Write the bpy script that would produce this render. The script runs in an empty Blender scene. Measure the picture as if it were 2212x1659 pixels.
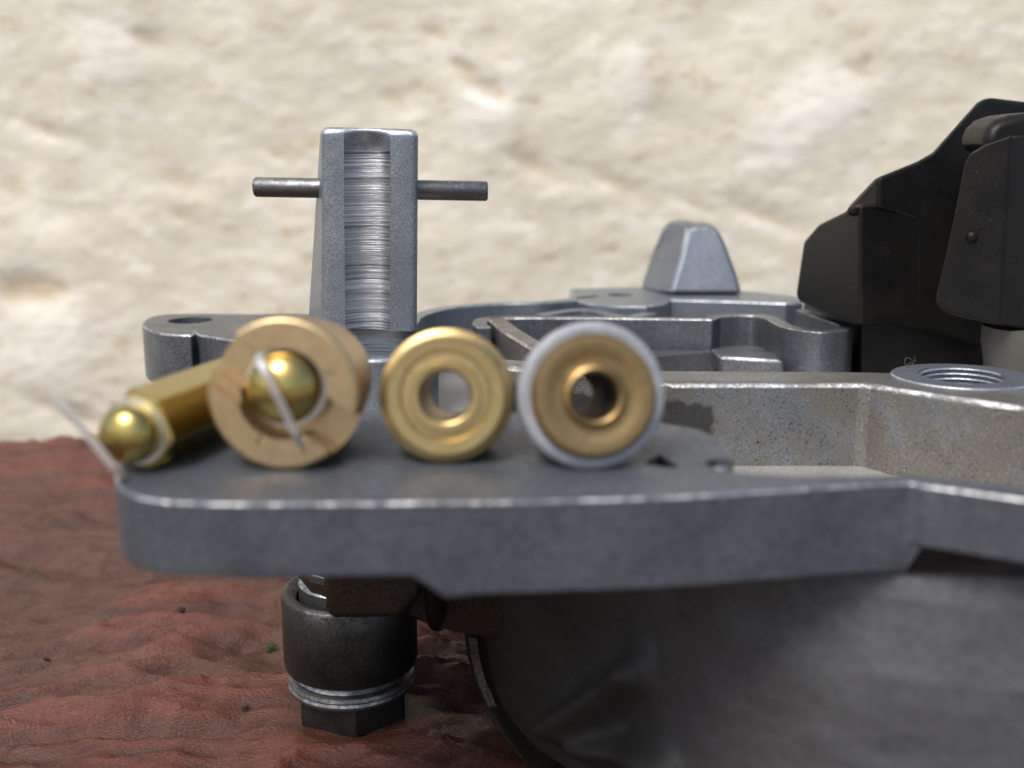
import bpy, bmesh, math, random
import numpy as np
from mathutils import Vector, Matrix

R = math.radians
MM = 0.001                      # everything is laid out in millimetres, real size
scene = bpy.context.scene
COL = scene.collection

# ------------------------------------------------------------------ camera
HC = 81.5                       # camera height above the board
PITCH = R(12)
FPX, CX, CY = 2372.0, 1106.0, 829.5
cam_d = bpy.data.cameras.new('camera')
cam = bpy.data.objects.new('camera', cam_d)
COL.objects.link(cam)
cam.location = (0, 0, HC * MM)
cam.rotation_euler = (math.pi / 2 - PITCH, 0, 0)
cam_d.sensor_width = 36
cam_d.lens = 36 * FPX / 2212
cam_d.clip_start = 0.005
cam_d.clip_end = 400
cam_d.dof.use_dof = True
cam_d.dof.focus_distance = 0.163
cam_d.dof.aperture_fstop = 17.5
scene.camera = cam

# ------------------------------------------------------------------ light
SUN_EL, SUN_AZ = 57, 214        # azimuth measured from +Y clockwise (behind the camera, a little left)
world = bpy.data.worlds.new('World')
scene.world = world
world.use_nodes = True
nt = world.node_tree
sky = nt.nodes.new('ShaderNodeTexSky')
sky.sky_type = 'NISHITA'
sky.sun_disc = False
sky.sun_elevation = R(SUN_EL)
sky.sun_rotation = R(SUN_AZ)
sky.air_density = 1.0
sky.dust_density = 4.0
sky.ozone_density = 0.6
nt.links.new(sky.outputs[0], nt.nodes['Background'].inputs[0])
nt.nodes['Background'].inputs[1].default_value = 0.10
sun_d = bpy.data.lights.new('sun', 'SUN')
sun_d.energy = 1.5
sun_d.angle = R(24)
sun_d.color = (1.0, 0.95, 0.88)
sun = bpy.data.objects.new('sun', sun_d)
COL.objects.link(sun)
_az, _el = R(SUN_AZ), R(SUN_EL)
sdir = Vector((math.sin(_az) * math.cos(_el), math.cos(_az) * math.cos(_el), math.sin(_el)))
sun.rotation_euler = sdir.to_track_quat('Z', 'Y').to_euler()
sun.location = (0, 0, 1)
scene.view_settings.view_transform = 'Standard'
scene.view_settings.look = 'None'
scene.view_settings.exposure = 0.72
scene.view_settings.gamma = 1
scene.cycles.use_denoising = True
scene.cycles.max_bounces = 8

# ------------------------------------------------------------------ layout helpers (mm)
ZG = HC - 30.0                  # height of the machined gasket face
_c, _s = math.cos(PITCH), math.sin(PITCH)
def ray(px, py):
    u, v = (px - CX) / FPX, -(py - CY) / FPX
    return Vector((u, _c + v * _s, -_s + v * _c))
def onz(px, py, z=None):
    d = ray(px, py); t = ((ZG if z is None else z) - HC) / d.z
    return (d.x * t, d.y * t)
def ony(px, py, Y):
    d = ray(px, py); t = Y / d.y
    return Vector((d.x * t, Y, HC + d.z * t))

# numpy value noise
def vnoise(x, y, seed=0):
    xi, yi = np.floor(x).astype(np.int64), np.floor(y).astype(np.int64)
    xf, yf = x - xi, y - yi
    u, v = xf * xf * (3 - 2 * xf), yf * yf * (3 - 2 * yf)
    def h(a, b):
        n = (a * 374761393 + b * 668265263 + seed * 974634777) & 0xffffffff
        n = ((n ^ (n >> 13)) * 1274126177) & 0xffffffff
        return ((n ^ (n >> 16)) & 0xffff) / 32767.5 - 1
    return (h(xi, yi) * (1 - u) + h(xi + 1, yi) * u) * (1 - v) + (h(xi, yi + 1) * (1 - u) + h(xi + 1, yi + 1) * u) * v
def fbm(x, y, seed=0, octs=4, gain=.5):
    s, a, f = 0, 1, 1
    for k in range(octs):
        s = s + a * vnoise(x * f + 17.3 * k, y * f - 9.1 * k, seed + k); a *= gain; f *= 2.03
    return s

# ------------------------------------------------------------------ material helpers
class NB:
    def __init__(s, name):
        s.m = bpy.data.materials.new(name); s.m.use_nodes = True
        s.t = s.m.node_tree; s.n = s.t.nodes; s.l = s.t.links
        s.b = s.n['Principled BSDF']
        tc = s.n.new('ShaderNodeTexCoord'); mp = s.n.new('ShaderNodeMapping')
        mp.inputs['Scale'].default_value = (1000, 1000, 1000)
        s.l.new(tc.outputs['Object'], mp.inputs['Vector']); s.co = mp.outputs[0]
    def link(s, a, b): s.l.new(a, b)
    def stretch(s, sc):
        mp = s.n.new('ShaderNodeMapping'); mp.inputs['Scale'].default_value = sc
        s.l.new(s.co, mp.inputs['Vector']); return mp.outputs[0]
    def noise(s, scale, detail=4, rough=.55, vec=None, dist=0):
        n = s.n.new('ShaderNodeTexNoise'); n.inputs['Scale'].default_value = scale
        n.inputs['Detail'].default_value = detail; n.inputs['Roughness'].default_value = rough
        n.inputs['Distortion'].default_value = dist
        s.l.new(vec or s.co, n.inputs['Vector']); return n.outputs['Fac']
    def voro(s, scale, vec=None):
        n = s.n.new('ShaderNodeTexVoronoi'); n.inputs['Scale'].default_value = scale
        s.l.new(vec or s.co, n.inputs['Vector']); return n.outputs['Distance']
    def ramp(s, fac, stops):
        r = s.n.new('ShaderNodeValToRGB'); e = r.color_ramp.elements
        while len(e) < len(stops): e.new(.5)
        for i, (p, c) in enumerate(stops):
            e[i].position = p
            e[i].color = (c, c, c, 1) if isinstance(c, (int, float)) else (*c, 1)
        s.l.new(fac, r.inputs[0]); return r.outputs[0]
    def mix(s, fac, a, b, mode='MIX'):
        m = s.n.new('ShaderNodeMix'); m.data_type = 'RGBA'; m.blend_type = mode
        for sock, v in ((m.inputs[0], fac), (m.inputs[6], a), (m.inputs[7], b)):
            if isinstance(v, (int, float)): sock.default_value = v if sock == m.inputs[0] else (v, v, v, 1)
            elif isinstance(v, tuple): sock.default_value = (*v, 1)
            else: s.l.new(v, sock)
        return m.outputs[2]
    def math(s, op, a, b=0.0):
        m = s.n.new('ShaderNodeMath'); m.operation = op
        for i, v in enumerate((a, b)):
            if isinstance(v, (int, float)): m.inputs[i].default_value = v
            else: s.l.new(v, m.inputs[i])
        return m.outputs[0]
    def bump(s, h, strength=.5, dist=.1, prev=None):
        b = s.n.new('ShaderNodeBump'); b.inputs['Strength'].default_value = strength
        b.inputs['Distance'].default_value = dist * MM
        s.l.new(h, b.inputs['Height'])
        if prev: s.l.new(prev, b.inputs['Normal'])
        return b.outputs[0]
    def edge(s):
        # rounded upper arrises, where handling has polished the metal
        g = s.n.new('ShaderNodeNewGeometry'); sx = s.n.new('ShaderNodeSeparateXYZ'); s.l.new(g.outputs['Normal'], sx.inputs[0])
        return s.ramp(sx.outputs['Z'], [(.12, 0.0), (.35, 1.0), (.86, 1.0), (.97, 0.0)])
    def put(s, **k):
        for n, v in k.items():
            sock = s.b.inputs[n.replace('_', ' ')]
            if isinstance(v, (int, float)): sock.default_value = v
            elif isinstance(v, tuple): sock.default_value = (*v, 1)
            else: s.l.new(v, sock)
        return s.m

def cast_metal(name, lo, hi, rough=.42, grain=3.0, pits=0.0, stain=None, wear=0.5, bumps=.25, metallic=.8, er=.9, bigb=.3, mott=.75):
    b = NB(name)
    big = b.noise(.12, 5, .6)
    fine = b.noise(grain, 5, .65)
    col = b.mix(b.ramp(big, [(.3, 0.0), (.7, 1.0)]), lo, hi)
    col = b.mix(b.ramp(fine, [(.40, 0.0), (.62, mott)]), col, tuple(c * .5 for c in lo))
    if stain:
        st = b.ramp(b.noise(.09, 6, .65, dist=.6), [(.42, 0.0), (.56, .85)])
        col = b.mix(st, col, stain)
    sp = b.ramp(b.noise(5.5, 2, .5), [(.62, 0.0), (.68, 1.0)])
    col = b.mix(b.math('MULTIPLY', sp, .55), col, tuple(min(1, c * 1.9) for c in hi))
    h = fine
    if pits:
        pmask = b.ramp(b.math('ADD', b.voro(2.1), b.math('MULTIPLY', b.noise(3.0, 2), .35)), [(.33, 1.0), (.40, 0.0)])
        pm2 = b.ramp(b.noise(.22, 4, .65), [(.38, 0.0), (.54, pits)])
        pp = b.math('MULTIPLY', pmask, pm2)
        col = b.mix(pp, col, (.015, .014, .013))
        h = b.math('SUBTRACT', fine, b.math('MULTIPLY', pp, 1.5))
    ro = b.ramp(fine, [(.3, rough - .08), (.7, rough + .12)])
    if wear:
        e = b.math('MULTIPLY', b.edge(), b.ramp(b.math('ADD', b.math('MULTIPLY', b.noise(.22, 3, .6), .55), b.math('MULTIPLY', b.noise(1.6, 4, .7), .45)), [(.45, 0.06), (.60, min(.85, wear))]))
        col = b.mix(e, col, (.78, .80, .82))
        ro = b.mix(e, ro, .28)
    n = b.bump(h, min(1, bumps * 1.8), .16)
    n = b.bump(big, bigb, .6, n)
    return b.put(Base_Color=col, Metallic=metallic, Roughness=ro, Normal=n)

M = {}
M['cast'] = cast_metal('cast_aluminium', (.14, .152, .17), (.27, .295, .33), .38, 3.5, 0, None, .8)
M['cast_front'] = cast_metal('front_flange_aluminium', (.078, .090, .108), (.125, .143, .17), .48, 1.2, 0, None, .8, metallic=.4, mott=.5)
M['bowl'] = cast_metal('bowl_aluminium', (.085, .089, .096), (.115, .120, .130), .68, .9, 0, None, 0, .2, bigb=.03, metallic=.25, mott=.35)
def grime_and_shade():
    # oily grime plus shade painted into the colour of the bowl's left flank
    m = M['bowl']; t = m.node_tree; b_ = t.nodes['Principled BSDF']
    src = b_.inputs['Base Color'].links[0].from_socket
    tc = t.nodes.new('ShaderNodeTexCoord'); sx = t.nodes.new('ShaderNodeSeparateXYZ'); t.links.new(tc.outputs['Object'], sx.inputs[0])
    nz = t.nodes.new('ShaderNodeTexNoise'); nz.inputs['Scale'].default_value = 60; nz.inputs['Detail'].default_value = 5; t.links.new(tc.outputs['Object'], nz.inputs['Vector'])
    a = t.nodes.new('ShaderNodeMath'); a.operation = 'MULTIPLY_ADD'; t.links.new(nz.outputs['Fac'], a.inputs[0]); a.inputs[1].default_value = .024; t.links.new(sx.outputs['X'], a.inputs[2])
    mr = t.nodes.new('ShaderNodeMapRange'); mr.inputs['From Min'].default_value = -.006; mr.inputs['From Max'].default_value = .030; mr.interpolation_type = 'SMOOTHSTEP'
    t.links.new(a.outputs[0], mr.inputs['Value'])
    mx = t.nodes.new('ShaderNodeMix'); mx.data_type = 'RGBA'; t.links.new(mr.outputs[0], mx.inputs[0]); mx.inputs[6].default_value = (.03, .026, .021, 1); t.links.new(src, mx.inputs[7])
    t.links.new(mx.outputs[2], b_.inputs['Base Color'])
grime_and_shade()
M['cast_pit'] = cast_metal('pitted_stained_aluminium', (.24, .24, .235), (.42, .42, .41), .46, 4, .95, (.19, .17, .14), 1.0, .4)
M['cast_blue'] = cast_metal('clean_aluminium', (.25, .285, .33), (.37, .415, .47), .40, 4.5, 0, None, .7, .15)
M['cast_lug'] = cast_metal('sandblasted_aluminium', (.22, .25, .29), (.32, .355, .40), .42, 4.5, 0, None, 0, .15)
M['rim'] = cast_metal('grimy_rim_aluminium', (.05, .042, .034), (.09, .078, .066), .55, 2.5, 0, None, 0)
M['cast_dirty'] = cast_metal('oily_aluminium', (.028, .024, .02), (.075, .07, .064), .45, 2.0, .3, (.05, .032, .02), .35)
def oily_patch(m):
    # old oil film with a torn edge on the left end of the wall face
    t = m.node_tree; b_ = t.nodes['Principled BSDF']; src = b_.inputs['Base Color'].links[0].from_socket
    tc = t.nodes.new('ShaderNodeTexCoord'); nz = t.nodes.new('ShaderNodeTexNoise'); nz.inputs['Scale'].default_value = 500; nz.inputs['Detail'].default_value = 4
    t.links.new(tc.outputs['Object'], nz.inputs['Vector'])
    ad = t.nodes.new('ShaderNodeVectorMath'); ad.operation = 'MULTIPLY_ADD'; t.links.new(nz.outputs['Color'], ad.inputs[0]); ad.inputs[1].default_value = (.0025, 0, .004); t.links.new(tc.outputs['Object'], ad.inputs[2])
    sx = t.nodes.new('ShaderNodeSeparateXYZ'); t.links.new(ad.outputs[0], sx.inputs[0])
    def mr(src_, a, b2, c0, c1):
        n = t.nodes.new('ShaderNodeMapRange'); n.inputs[1].default_value = a; n.inputs[2].default_value = b2; n.inputs[3].default_value = c0; n.inputs[4].default_value = c1
        t.links.new(src_, n.inputs[0]); return n.outputs[0]
    mu = t.nodes.new('ShaderNodeMath'); mu.operation = 'MULTIPLY'
    t.links.new(mr(sx.outputs['X'], .0078, .0086, 1, 0), mu.inputs[0]); t.links.new(mr(sx.outputs['Z'], .0445, .0465, 0, .8), mu.inputs[1])
    m2 = t.nodes.new('ShaderNodeMath'); m2.operation = 'MULTIPLY'; t.links.new(mu.outputs[0], m2.inputs[0]); t.links.new(mr(sx.outputs['Z'], .0505, .0512, 1, 0), m2.inputs[1])
    mx = t.nodes.new('ShaderNodeMix'); mx.data_type = 'RGBA'; t.links.new(m2.outputs[0], mx.inputs[0]); t.links.new(src, mx.inputs[6]); mx.inputs[7].default_value = (.045, .042, .042, 1)
    t.links.new(mx.outputs[2], b_.inputs['Base Color']); return m
M['cast_wall'] = oily_patch(cast_metal('stained_wall_aluminium', (.20, .212, .222), (.34, .357, .37), .42, 4, 1.0, (.21, .195, .16), .9, .4, mott=.55))
M['floor'] = cast_metal('chalky_aluminium', (.50, .49, .47), (.68, .67, .65), .6, 3, .4, None, 0)
M['steel_dark'] = cast_metal('blackened_steel', (.028, .028, .026), (.10, .10, .092), .36, 4.5, 0, None, .35, .35)
M['steel'] = cast_metal('zinc_steel', (.10, .105, .105), (.19, .195, .195), .36, 5, 0, None, .6, .15)
M['pin'] = cast_metal('drawn_steel', (.12, .12, .122), (.19, .19, .19), .33, 6, 0, None, .3, .15)

def brushed(name, col, col2, rough, axis, freq, bump=.5):
    b = NB(name)
    sc = [.03, .03, .03]; sc[axis] = freq
    n = b.noise(1, 4, .7, b.stretch(tuple(sc)))
    c = b.mix(b.ramp(n, [(.35, 0.0), (.65, 1.0)]), col, col2)
    return b.put(Base_Color=c, Metallic=1.0, Roughness=b.ramp(n, [(.3, rough), (.7, rough + .15)]),
                 Normal=b.bump(n, bump, .14))
M['groove'] = brushed('machined_groove', (.13, .14, .16), (.85, .87, .90), .22, 2, 6.8, .7)

def brass(name, c1, c2, rough):
    b = NB(name)
    n = b.noise(1.5, 4, .6)
    c = b.mix(b.ramp(n, [(.3, 0.0), (.7, 1.0)]), c1, c2)
    rg = b.noise(6, 3, .6)
    return b.put(Base_Color=c, Metallic=1.0, Roughness=b.ramp(rg, [(.3, rough), (.7, rough + .1)]), Normal=b.bump(rg, .12, .03))
M['brass'] = brass('turned_brass', (.40, .295, .13), (.50, .38, .185), .32)
M['brass_satin'] = brass('satin_brass', (.47, .35, .20), (.60, .46, .28), .34)
M['brass_tan'] = brass('tan_brass', (.28, .19, .085), (.36, .255, .125), .34)
M['brass_yellow'] = brass('bright_brass', (.46, .36, .11), (.56, .45, .17), .18)
M['dark_brass'] = brass('brown_brass', (.05, .035, .02), (.09, .06, .03), .5)
M['chrome'] = brass('bright_steel', (.78, .78, .77), (.88, .88, .87), .42)

b = NB('white_nylon')
M['nylon'] = b.put(Base_Color=b.mix(b.ramp(b.noise(.8, 4), [(.3, 0.0), (.7, 1.0)]), (.25, .265, .30), (.36, .38, .42)),
                   Roughness=.38, Subsurface_Weight=.25, Normal=b.bump(b.noise(3, 3), .2, .1))
b.b.inputs['Subsurface Radius'].default_value = (.002, .002, .002)

def plastic():
    b = NB('black_plastic')
    n = b.noise(2.2, 4, .6)
    dust = b.ramp(b.noise(6.5, 2, .6), [(.675, 0.0), (.71, 1.0)])
    dm = b.ramp(b.noise(.14, 3), [(.45, 0.05), (.62, .8)])
    d = b.math('MULTIPLY', dust, dm)
    base = b.mix(b.ramp(b.noise(.2, 4), [(.3, 0.0), (.7, 1.0)]), (.006, .006, .006), (.012, .0115, .011))
    c = b.mix(d, base, (.17, .165, .155))
    b.b.inputs['Specular IOR Level'].default_value = .24
    return b.put(Base_Color=c, Roughness=b.ramp(n, [(.3, .36), (.7, .48)]), Normal=b.bump(n, .15, .1))
M['plastic'] = plastic()
b = NB('grey_plastic')
M['greyplastic'] = b.put(Base_Color=b.mix(b.noise(1.2, 4), (.075, .07, .063), (.13, .122, .112)), Roughness=.45, Normal=b.bump(b.noise(3, 4), .3, .1))

# ------------------------------------------------------------------ mesh helpers
def bake(bm, bevel=0, segs=2, ang=30, cuts=(), name='m', sharp=35, bev_ang=30, clamp=True):
    """bmesh (mm, world) -> finished mesh, holes cut by the bmeshes in cuts, edges bevelled"""
    me = bpy.data.meshes.new(name)
    bmesh.ops.recalc_face_normals(bm, faces=bm.faces)
    bm.to_mesh(me); bm.free()
    o = bpy.data.objects.new('tmp', me); COL.objects.link(o)
    rm = []
    if bevel:
        md = o.modifiers.new('v', 'BEVEL'); md.width = bevel; md.segments = segs
        md.limit_method = 'ANGLE'; md.angle_limit = R(bev_ang); md.use_clamp_overlap = clamp
    for c in cuts:
        cm = bpy.data.meshes.new('c'); bmesh.ops.recalc_face_normals(c, faces=c.faces); c.to_mesh(cm); c.free()
        co = bpy.data.objects.new('tmpc', cm); COL.objects.link(co); rm.append(co)
        md = o.modifiers.new('b', 'BOOLEAN'); md.object = co; md.operation = 'DIFFERENCE'; md.solver = 'EXACT'
    bpy.context.view_layer.update()
    dg = bpy.context.evaluated_depsgraph_get()
    out = bpy.data.meshes.new_from_object(o.evaluated_get(dg))
    for x in [o] + rm:
        d = x.data; bpy.data.objects.remove(x); bpy.data.meshes.remove(d)
    out.name = name
    for p in out.polygons: p.use_smooth = True
    out.set_sharp_from_angle(angle=R(sharp))
    if bevel:                                   # flat faces stay flat beside their rounded edges
        o = bpy.data.objects.new('tmp', out); COL.objects.link(o)
        md = o.modifiers.new('w', 'WEIGHTED_NORMAL'); md.keep_sharp = True; md.weight = 90
        bpy.context.view_layer.update()
        o2 = bpy.data.meshes.new_from_object(o.evaluated_get(bpy.context.evaluated_depsgraph_get()))
        bpy.data.objects.remove(o); bpy.data.meshes.remove(out); out = o2; out.name = name
    return out

ORG = {}
def thing(name, label, cat, loc=(0, 0, 0), group=None):
    o = bpy.data.objects.new(name, None); COL.objects.link(o)
    o.empty_display_size = .01
    o.location = Vector(loc) * MM; ORG[o] = Vector(loc)
    o['label'] = label; o['category'] = cat
    if group: o['group'] = group
    return o
def put(name, me, mat, parent=None, label=None):
    """link a world-mm mesh as ONE object under parent (origin shared with the thing)"""
    org = ORG.get(parent, Vector((0, 0, 0)))
    me.transform(Matrix.Scale(MM, 4) @ Matrix.Translation(-org))
    me.materials.clear(); me.materials.append(M[mat] if isinstance(mat, str) else mat)
    o = bpy.data.objects.new(name, me); COL.objects.link(o)
    if parent: o.parent = parent
    ORG[o] = org
    if label: o['label'] = label
    return o

def prism(pts, z0, z1, bm=None):
    """closed plan outline extruded from z0 to z1; z0 may be a list per vertex"""
    bm = bm or bmesh.new()
    n = len(pts)
    zb = z0 if isinstance(z0, (list, tuple)) else [z0] * n
    lo = [bm.verts.new((p[0], p[1], zb[i])) for i, p in enumerate(pts)]
    hi = [bm.verts.new((p[0], p[1], z1)) for p in pts]
    bm.faces.new(hi); bm.faces.new(lo[::-1])
    for i in range(n):
        j = (i + 1) % n
        bm.faces.new((lo[i], lo[j], hi[j], hi[i]))
    return bm
def smooth_path(pts, per=5, closed=False):
    """Catmull-Rom through 2-D points"""
    out, n = [], len(pts)
    P = [np.array(p, float) for p in pts]
    rng = range(n) if closed else range(n - 1)
    for i in rng:
        p1, p2 = P[i], P[(i + 1) % n]
        p0 = P[(i - 1) % n] if (closed or i > 0) else 2 * p1 - p2
        p3 = P[(i + 2) % n] if (closed or i + 2 < n) else 2 * p2 - p1
        for k in range(per):
            t = k / per
            out.append(tuple(.5 * (2 * p1 + (p2 - p0) * t + (2 * p0 - 5 * p1 + 4 * p2 - p3) * t * t + (3 * p1 - p0 - 3 * p2 + p3) * t ** 3)))
    if not closed: out.append(tuple(P[-1]))
    return out
def ribbon(path, th, z0, z1):
    """wall of thickness th along a plan path (offset to the left of travel)"""
    P = [np.array(p, float) for p in path]; n = len(P); side = []
    for i in range(n):
        d = P[min(i + 1, n - 1)] - P[max(i - 1, 0)]
        d /= np.linalg.norm(d) + 1e-9
        side.append(P[i] + th * np.array((-d[1], d[0])))
    return prism([tuple(p) for p in P] + [tuple(p) for p in side[::-1]], z0, z1)
def cyl(cx, cy, z0, z1, r, n=48, r2=None):
    bm = bmesh.new()
    a = [bm.verts.new((cx + r * math.cos(2 * math.pi * i / n), cy + r * math.sin(2 * math.pi * i / n), z0)) for i in range(n)]
    r2 = r if r2 is None else r2
    c = [bm.verts.new((cx + r2 * math.cos(2 * math.pi * i / n), cy + r2 * math.sin(2 * math.pi * i / n), z1)) for i in range(n)]
    bm.faces.new(a[::-1]); bm.faces.new(c)
    for i in range(n):
        j = (i + 1) % n; bm.faces.new((a[i], a[j], c[j], c[i]))
    return bm
def box(x0, x1, y0, y1, z0, z1):
    return prism([(x0, y0), (x1, y0), (x1, y1), (x0, y1)], z0, z1)
def lathe(profile, mtx, n=64, closed=True):
    """profile [(r, y)] turned about the local Y axis; closed ring profile or capped by r=0 ends"""
    bm = bmesh.new(); rings = []
    for r, y in profile:
        if r < 1e-6: rings.append([bm.verts.new((0, y, 0))])
        else: rings.append([bm.verts.new((r * math.cos(2 * math.pi * i / n), y, r * math.sin(2 * math.pi * i / n))) for i in range(n)])
    m = len(profile)
    for k in range(m if closed else m - 1):
        A, B = rings[k], rings[(k + 1) % m]
        for i in range(n):
            j = (i + 1) % n
            if len(A) == 1 and len(B) == 1: continue
            if len(A) == 1: bm.faces.new((A[0], B[i], B[j]))
            elif len(B) == 1: bm.faces.new((A[i], A[j], B[0]))
            else: bm.faces.new((A[i], A[j], B[j], B[i]))
    bm.transform(mtx)
    return bm
def tube(pts, r, n=10):
    bm = bmesh.new(); rings = []
    P = [Vector(p) for p in pts]
    for i, p in enumerate(P):
        d = (P[min(i + 1, len(P) - 1)] - P[max(i - 1, 0)]).normalized()
        u = d.cross(Vector((0.13, .2, 1))).normalized(); v = d.cross(u)
        rings.append([bm.verts.new(p + r * (math.cos(2 * math.pi * k / n) * u + math.sin(2 * math.pi * k / n) * v)) for k in range(n)])
    for A, B in zip(rings, rings[1:]):
        for i in range(n):
            j = (i + 1) % n; bm.faces.new((A[i], A[j], B[j], B[i]))
    bm.faces.new(rings[0][::-1]); bm.faces.new(rings[-1])
    return bm
def front_solid(polys, back):
    """front polygons (3-D mm points, shared corners welded) pushed back by `back` mm (or along a vector)"""
    bm = bmesh.new()
    for p in polys: bm.faces.new([bm.verts.new(q) for q in p])
    bmesh.ops.remove_doubles(bm, verts=bm.verts, dist=.02)
    ex = bmesh.ops.extrude_face_region(bm, geom=bm.faces[:])
    vs = [g for g in ex['geom'] if isinstance(g, bmesh.types.BMVert)]
    mv = back if isinstance(back, Vector) else Vector((0, back, 0))
    bmesh.ops.translate(bm, verts=vs, vec=mv)
    return bm
def grid_mesh(xs, ys, f):
    X, Y = np.meshgrid(xs, ys)
    co = f(X, Y).reshape(-1, 3)
    nx, ny = len(xs), len(ys)
    i = np.arange(nx * ny).reshape(ny, nx)
    q = np.stack([i[:-1, :-1], i[:-1, 1:], i[1:, 1:], i[1:, :-1]], -1).reshape(-1, 4)
    me = bpy.data.meshes.new('grid')
    me.vertices.add(len(co)); me.vertices.foreach_set('co', co.astype(np.float32).ravel())
    me.loops.add(q.size); me.loops.foreach_set('vertex_index', q.astype(np.int32).ravel())
    me.polygons.add(len(q)); me.polygons.foreach_set('loop_start', np.arange(0, q.size, 4, dtype=np.int32))
    me.polygons.foreach_set('loop_total', np.full(len(q), 4, dtype=np.int32))
    me.update(calc_edges=True); me.validate()
    for p in me.polygons: p.use_smooth = True
    return me
Z = lambda *l: [onz(*p) for p in l]

# ================================================================== SETTING
WALL_Y = 318.0
b = NB('rough_limestone')
v = b.stretch((.75, 1, 1.25))
n1 = b.noise(.022, 6, .6, v, .5); n2 = b.noise(.10, 6, .65, v); n3 = b.noise(.22, 6, .7, b.stretch((.6, 1, 1.3)))
c = b.mix(b.ramp(n1, [(.32, 0.0), (.68, 1.0)]), (.655, .617, .50), (.73, .70, .59))
c = b.mix(b.ramp(n2, [(.50, 0.0), (.68, .8)]), c, (.86, .83, .75))
c = b.mix(b.ramp(n2, [(.30, .7), (.42, 0.0)]), c, (.52, .42, .28))
c = b.mix(b.ramp(n3, [(.30, .32), (.44, 0.0)]), c, (.48, .38, .26))
ah = b.n.new('ShaderNodeAttribute'); ah.attribute_name = 'hollow'; aw = b.n.new('ShaderNodeAttribute'); aw.attribute_name = 'chalk'
c = b.mix(b.math('MULTIPLY', b.ramp(b.math('MULTIPLY', aw.outputs['Fac'], b.math('ADD', b.math('MULTIPLY', n3, 1.6), -.1)), [(.28, 0.0), (.75, 1.0)]), .7), c, (.88, .87, .82))
c = b.mix(b.math('MULTIPLY', b.ramp(b.math('MULTIPLY', ah.outputs['Fac'], b.math('ADD', b.math('MULTIPLY', n3, 1.4), .1)), [(.25, 0.0), (.85, 1.0)]), .55), c, (.46, .36, .22))
M['stone'] = b.put(Base_Color=c, Roughness=.9, Normal=b.bump(n3, .35, .5, b.bump(n2, .2, .8)))

dents = [(1000, 140, 5, 3, 2), (1065, 200, 4, 3, 2.5), (30, 400, 5, 6, 2), (75, 610, 6, 5, 3), (20, 640, 5, 4, 3), (400, 470, 7, 3, 1.5), (130, 620, 6, 3, 1.5), (1850, 150, 6, 3, 1.5), (1500, 440, 8, 2, 1.5), (600, 330, 5, 3, 1.2), (1035, 180, 7, 4, 3.2), (1150, 355, 9, 4, 3.4), (60, 630, 9, 4, 3), (310, 80, 7, 4, 2.5), (385, 385, 7, 5, 2.5),
         (850, 210, 6, 4, 2.0), (1330, 395, 10, 3, 2.0), (1660, 470, 14, 3, 2), (160, 900, 10, 3, 3), (940, 70, 5, 3, 2), (100, 280, 8, 3, 2)]
lumps = [(1360, 170, 9, 16, 2.5), (1690, 280, 16, 14, 3.0), (1810, 205, 11, 10, 2.5), (240, 110, 12, 14, 2.5), (1050, 230, 11, 14, 2), (100, 750, 20, 18, 3)]
def wallf(X, Zc):
    Y = WALL_Y - .9 * fbm(X / 60, Zc / 45, 3, 3) - .22 * fbm(X / 13, Zc / 9, 5, 4, .6) - .22 * np.abs(fbm(X / 7, Zc / 3.2, 8, 4, .6))
    for px, py, sx, sz, a in dents:
        p = ony(px, py, WALL_Y); Y = Y + .4 * a * np.exp(-((X - p.x) / sx) ** 2 - ((Zc - p.z + .35 * (X - p.x)) / sz) ** 2)
    for px, py, sx, sz, a in lumps:
        p = ony(px, py, WALL_Y); Y = Y - .5 * a * np.exp(-((X - p.x) / sx) ** 2 - ((Zc - p.z) / sz) ** 2)
    return np.stack([X, Y, Zc], -1)
me = grid_mesh(np.linspace(-330, 330, 480), np.linspace(-30, 300, 260), wallf)
_X, _Z = np.meshgrid(np.linspace(-330, 330, 480), np.linspace(-30, 300, 260))
_h, _w = _X * 0, _X * 0
for px, py, sx, sz, a in dents:
    p = ony(px, py, WALL_Y); _h = _h + np.exp(-((_X - p.x) / (sx * .9)) ** 2 - ((_Z - p.z + .35 * (_X - p.x)) / (sz * .7)) ** 2)
for px, py, sx, sz, a in lumps:
    p = ony(px, py, WALL_Y); _w = _w + np.exp(-((_X - p.x) / sx) ** 2 - ((_Z - p.z) / sz) ** 2)
for nm, arr in (('hollow', _h), ('chalk', _w)):
    at_ = me.attributes.new(nm, 'FLOAT', 'POINT'); at_.data.foreach_set('value', np.clip(arr, 0, 1).astype(np.float32).ravel())
wall = put('stone_wall', me, 'stone')
wall['label'] = 'rough cream limestone wall standing out of focus behind the red board'
wall['category'] = 'wall'

b = NB('red_painted_wood')
v = b.stretch((.22, 1.0, 1.0))
g1 = b.noise(.35, 6, .65, v, .4); g2 = b.noise(.05, 5, .6, b.stretch((.5, 1, 1))); g3 = b.noise(3.2, 4, .6, b.stretch((.5, 1, 1)))
c = b.mix(b.ramp(g1, [(.30, 0.0), (.68, 1.0)]), (.042, .012, .008), (.132, .038, .024))
c = b.mix(b.ramp(g2, [(.48, 0.0), (.66, .6)]), c, (.145, .044, .028))
dst = b.noise(.045, 6, .7, b.stretch((.35, 1.3, 1)), .6)
c = b.mix(b.ramp(dst, [(.50, 0.0), (.64, .4)]), c, (.12, .07, .045))
c = b.mix(b.ramp(g3, [(.28, .6), (.42, 0.0)]), c, (.05, .025, .015))
av = b.n.new('ShaderNodeAttribute'); av.attribute_name = 'valley'
vv = b.math('ADD', av.outputs['Fac'], b.math('MULTIPLY', b.math('SUBTRACT', g1, .5), .6))
c = b.mix(b.ramp(vv, [(.42, 0.0), (.75, .6)]), c, (.065, .030, .019))          # darker brown in the hollows
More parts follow.
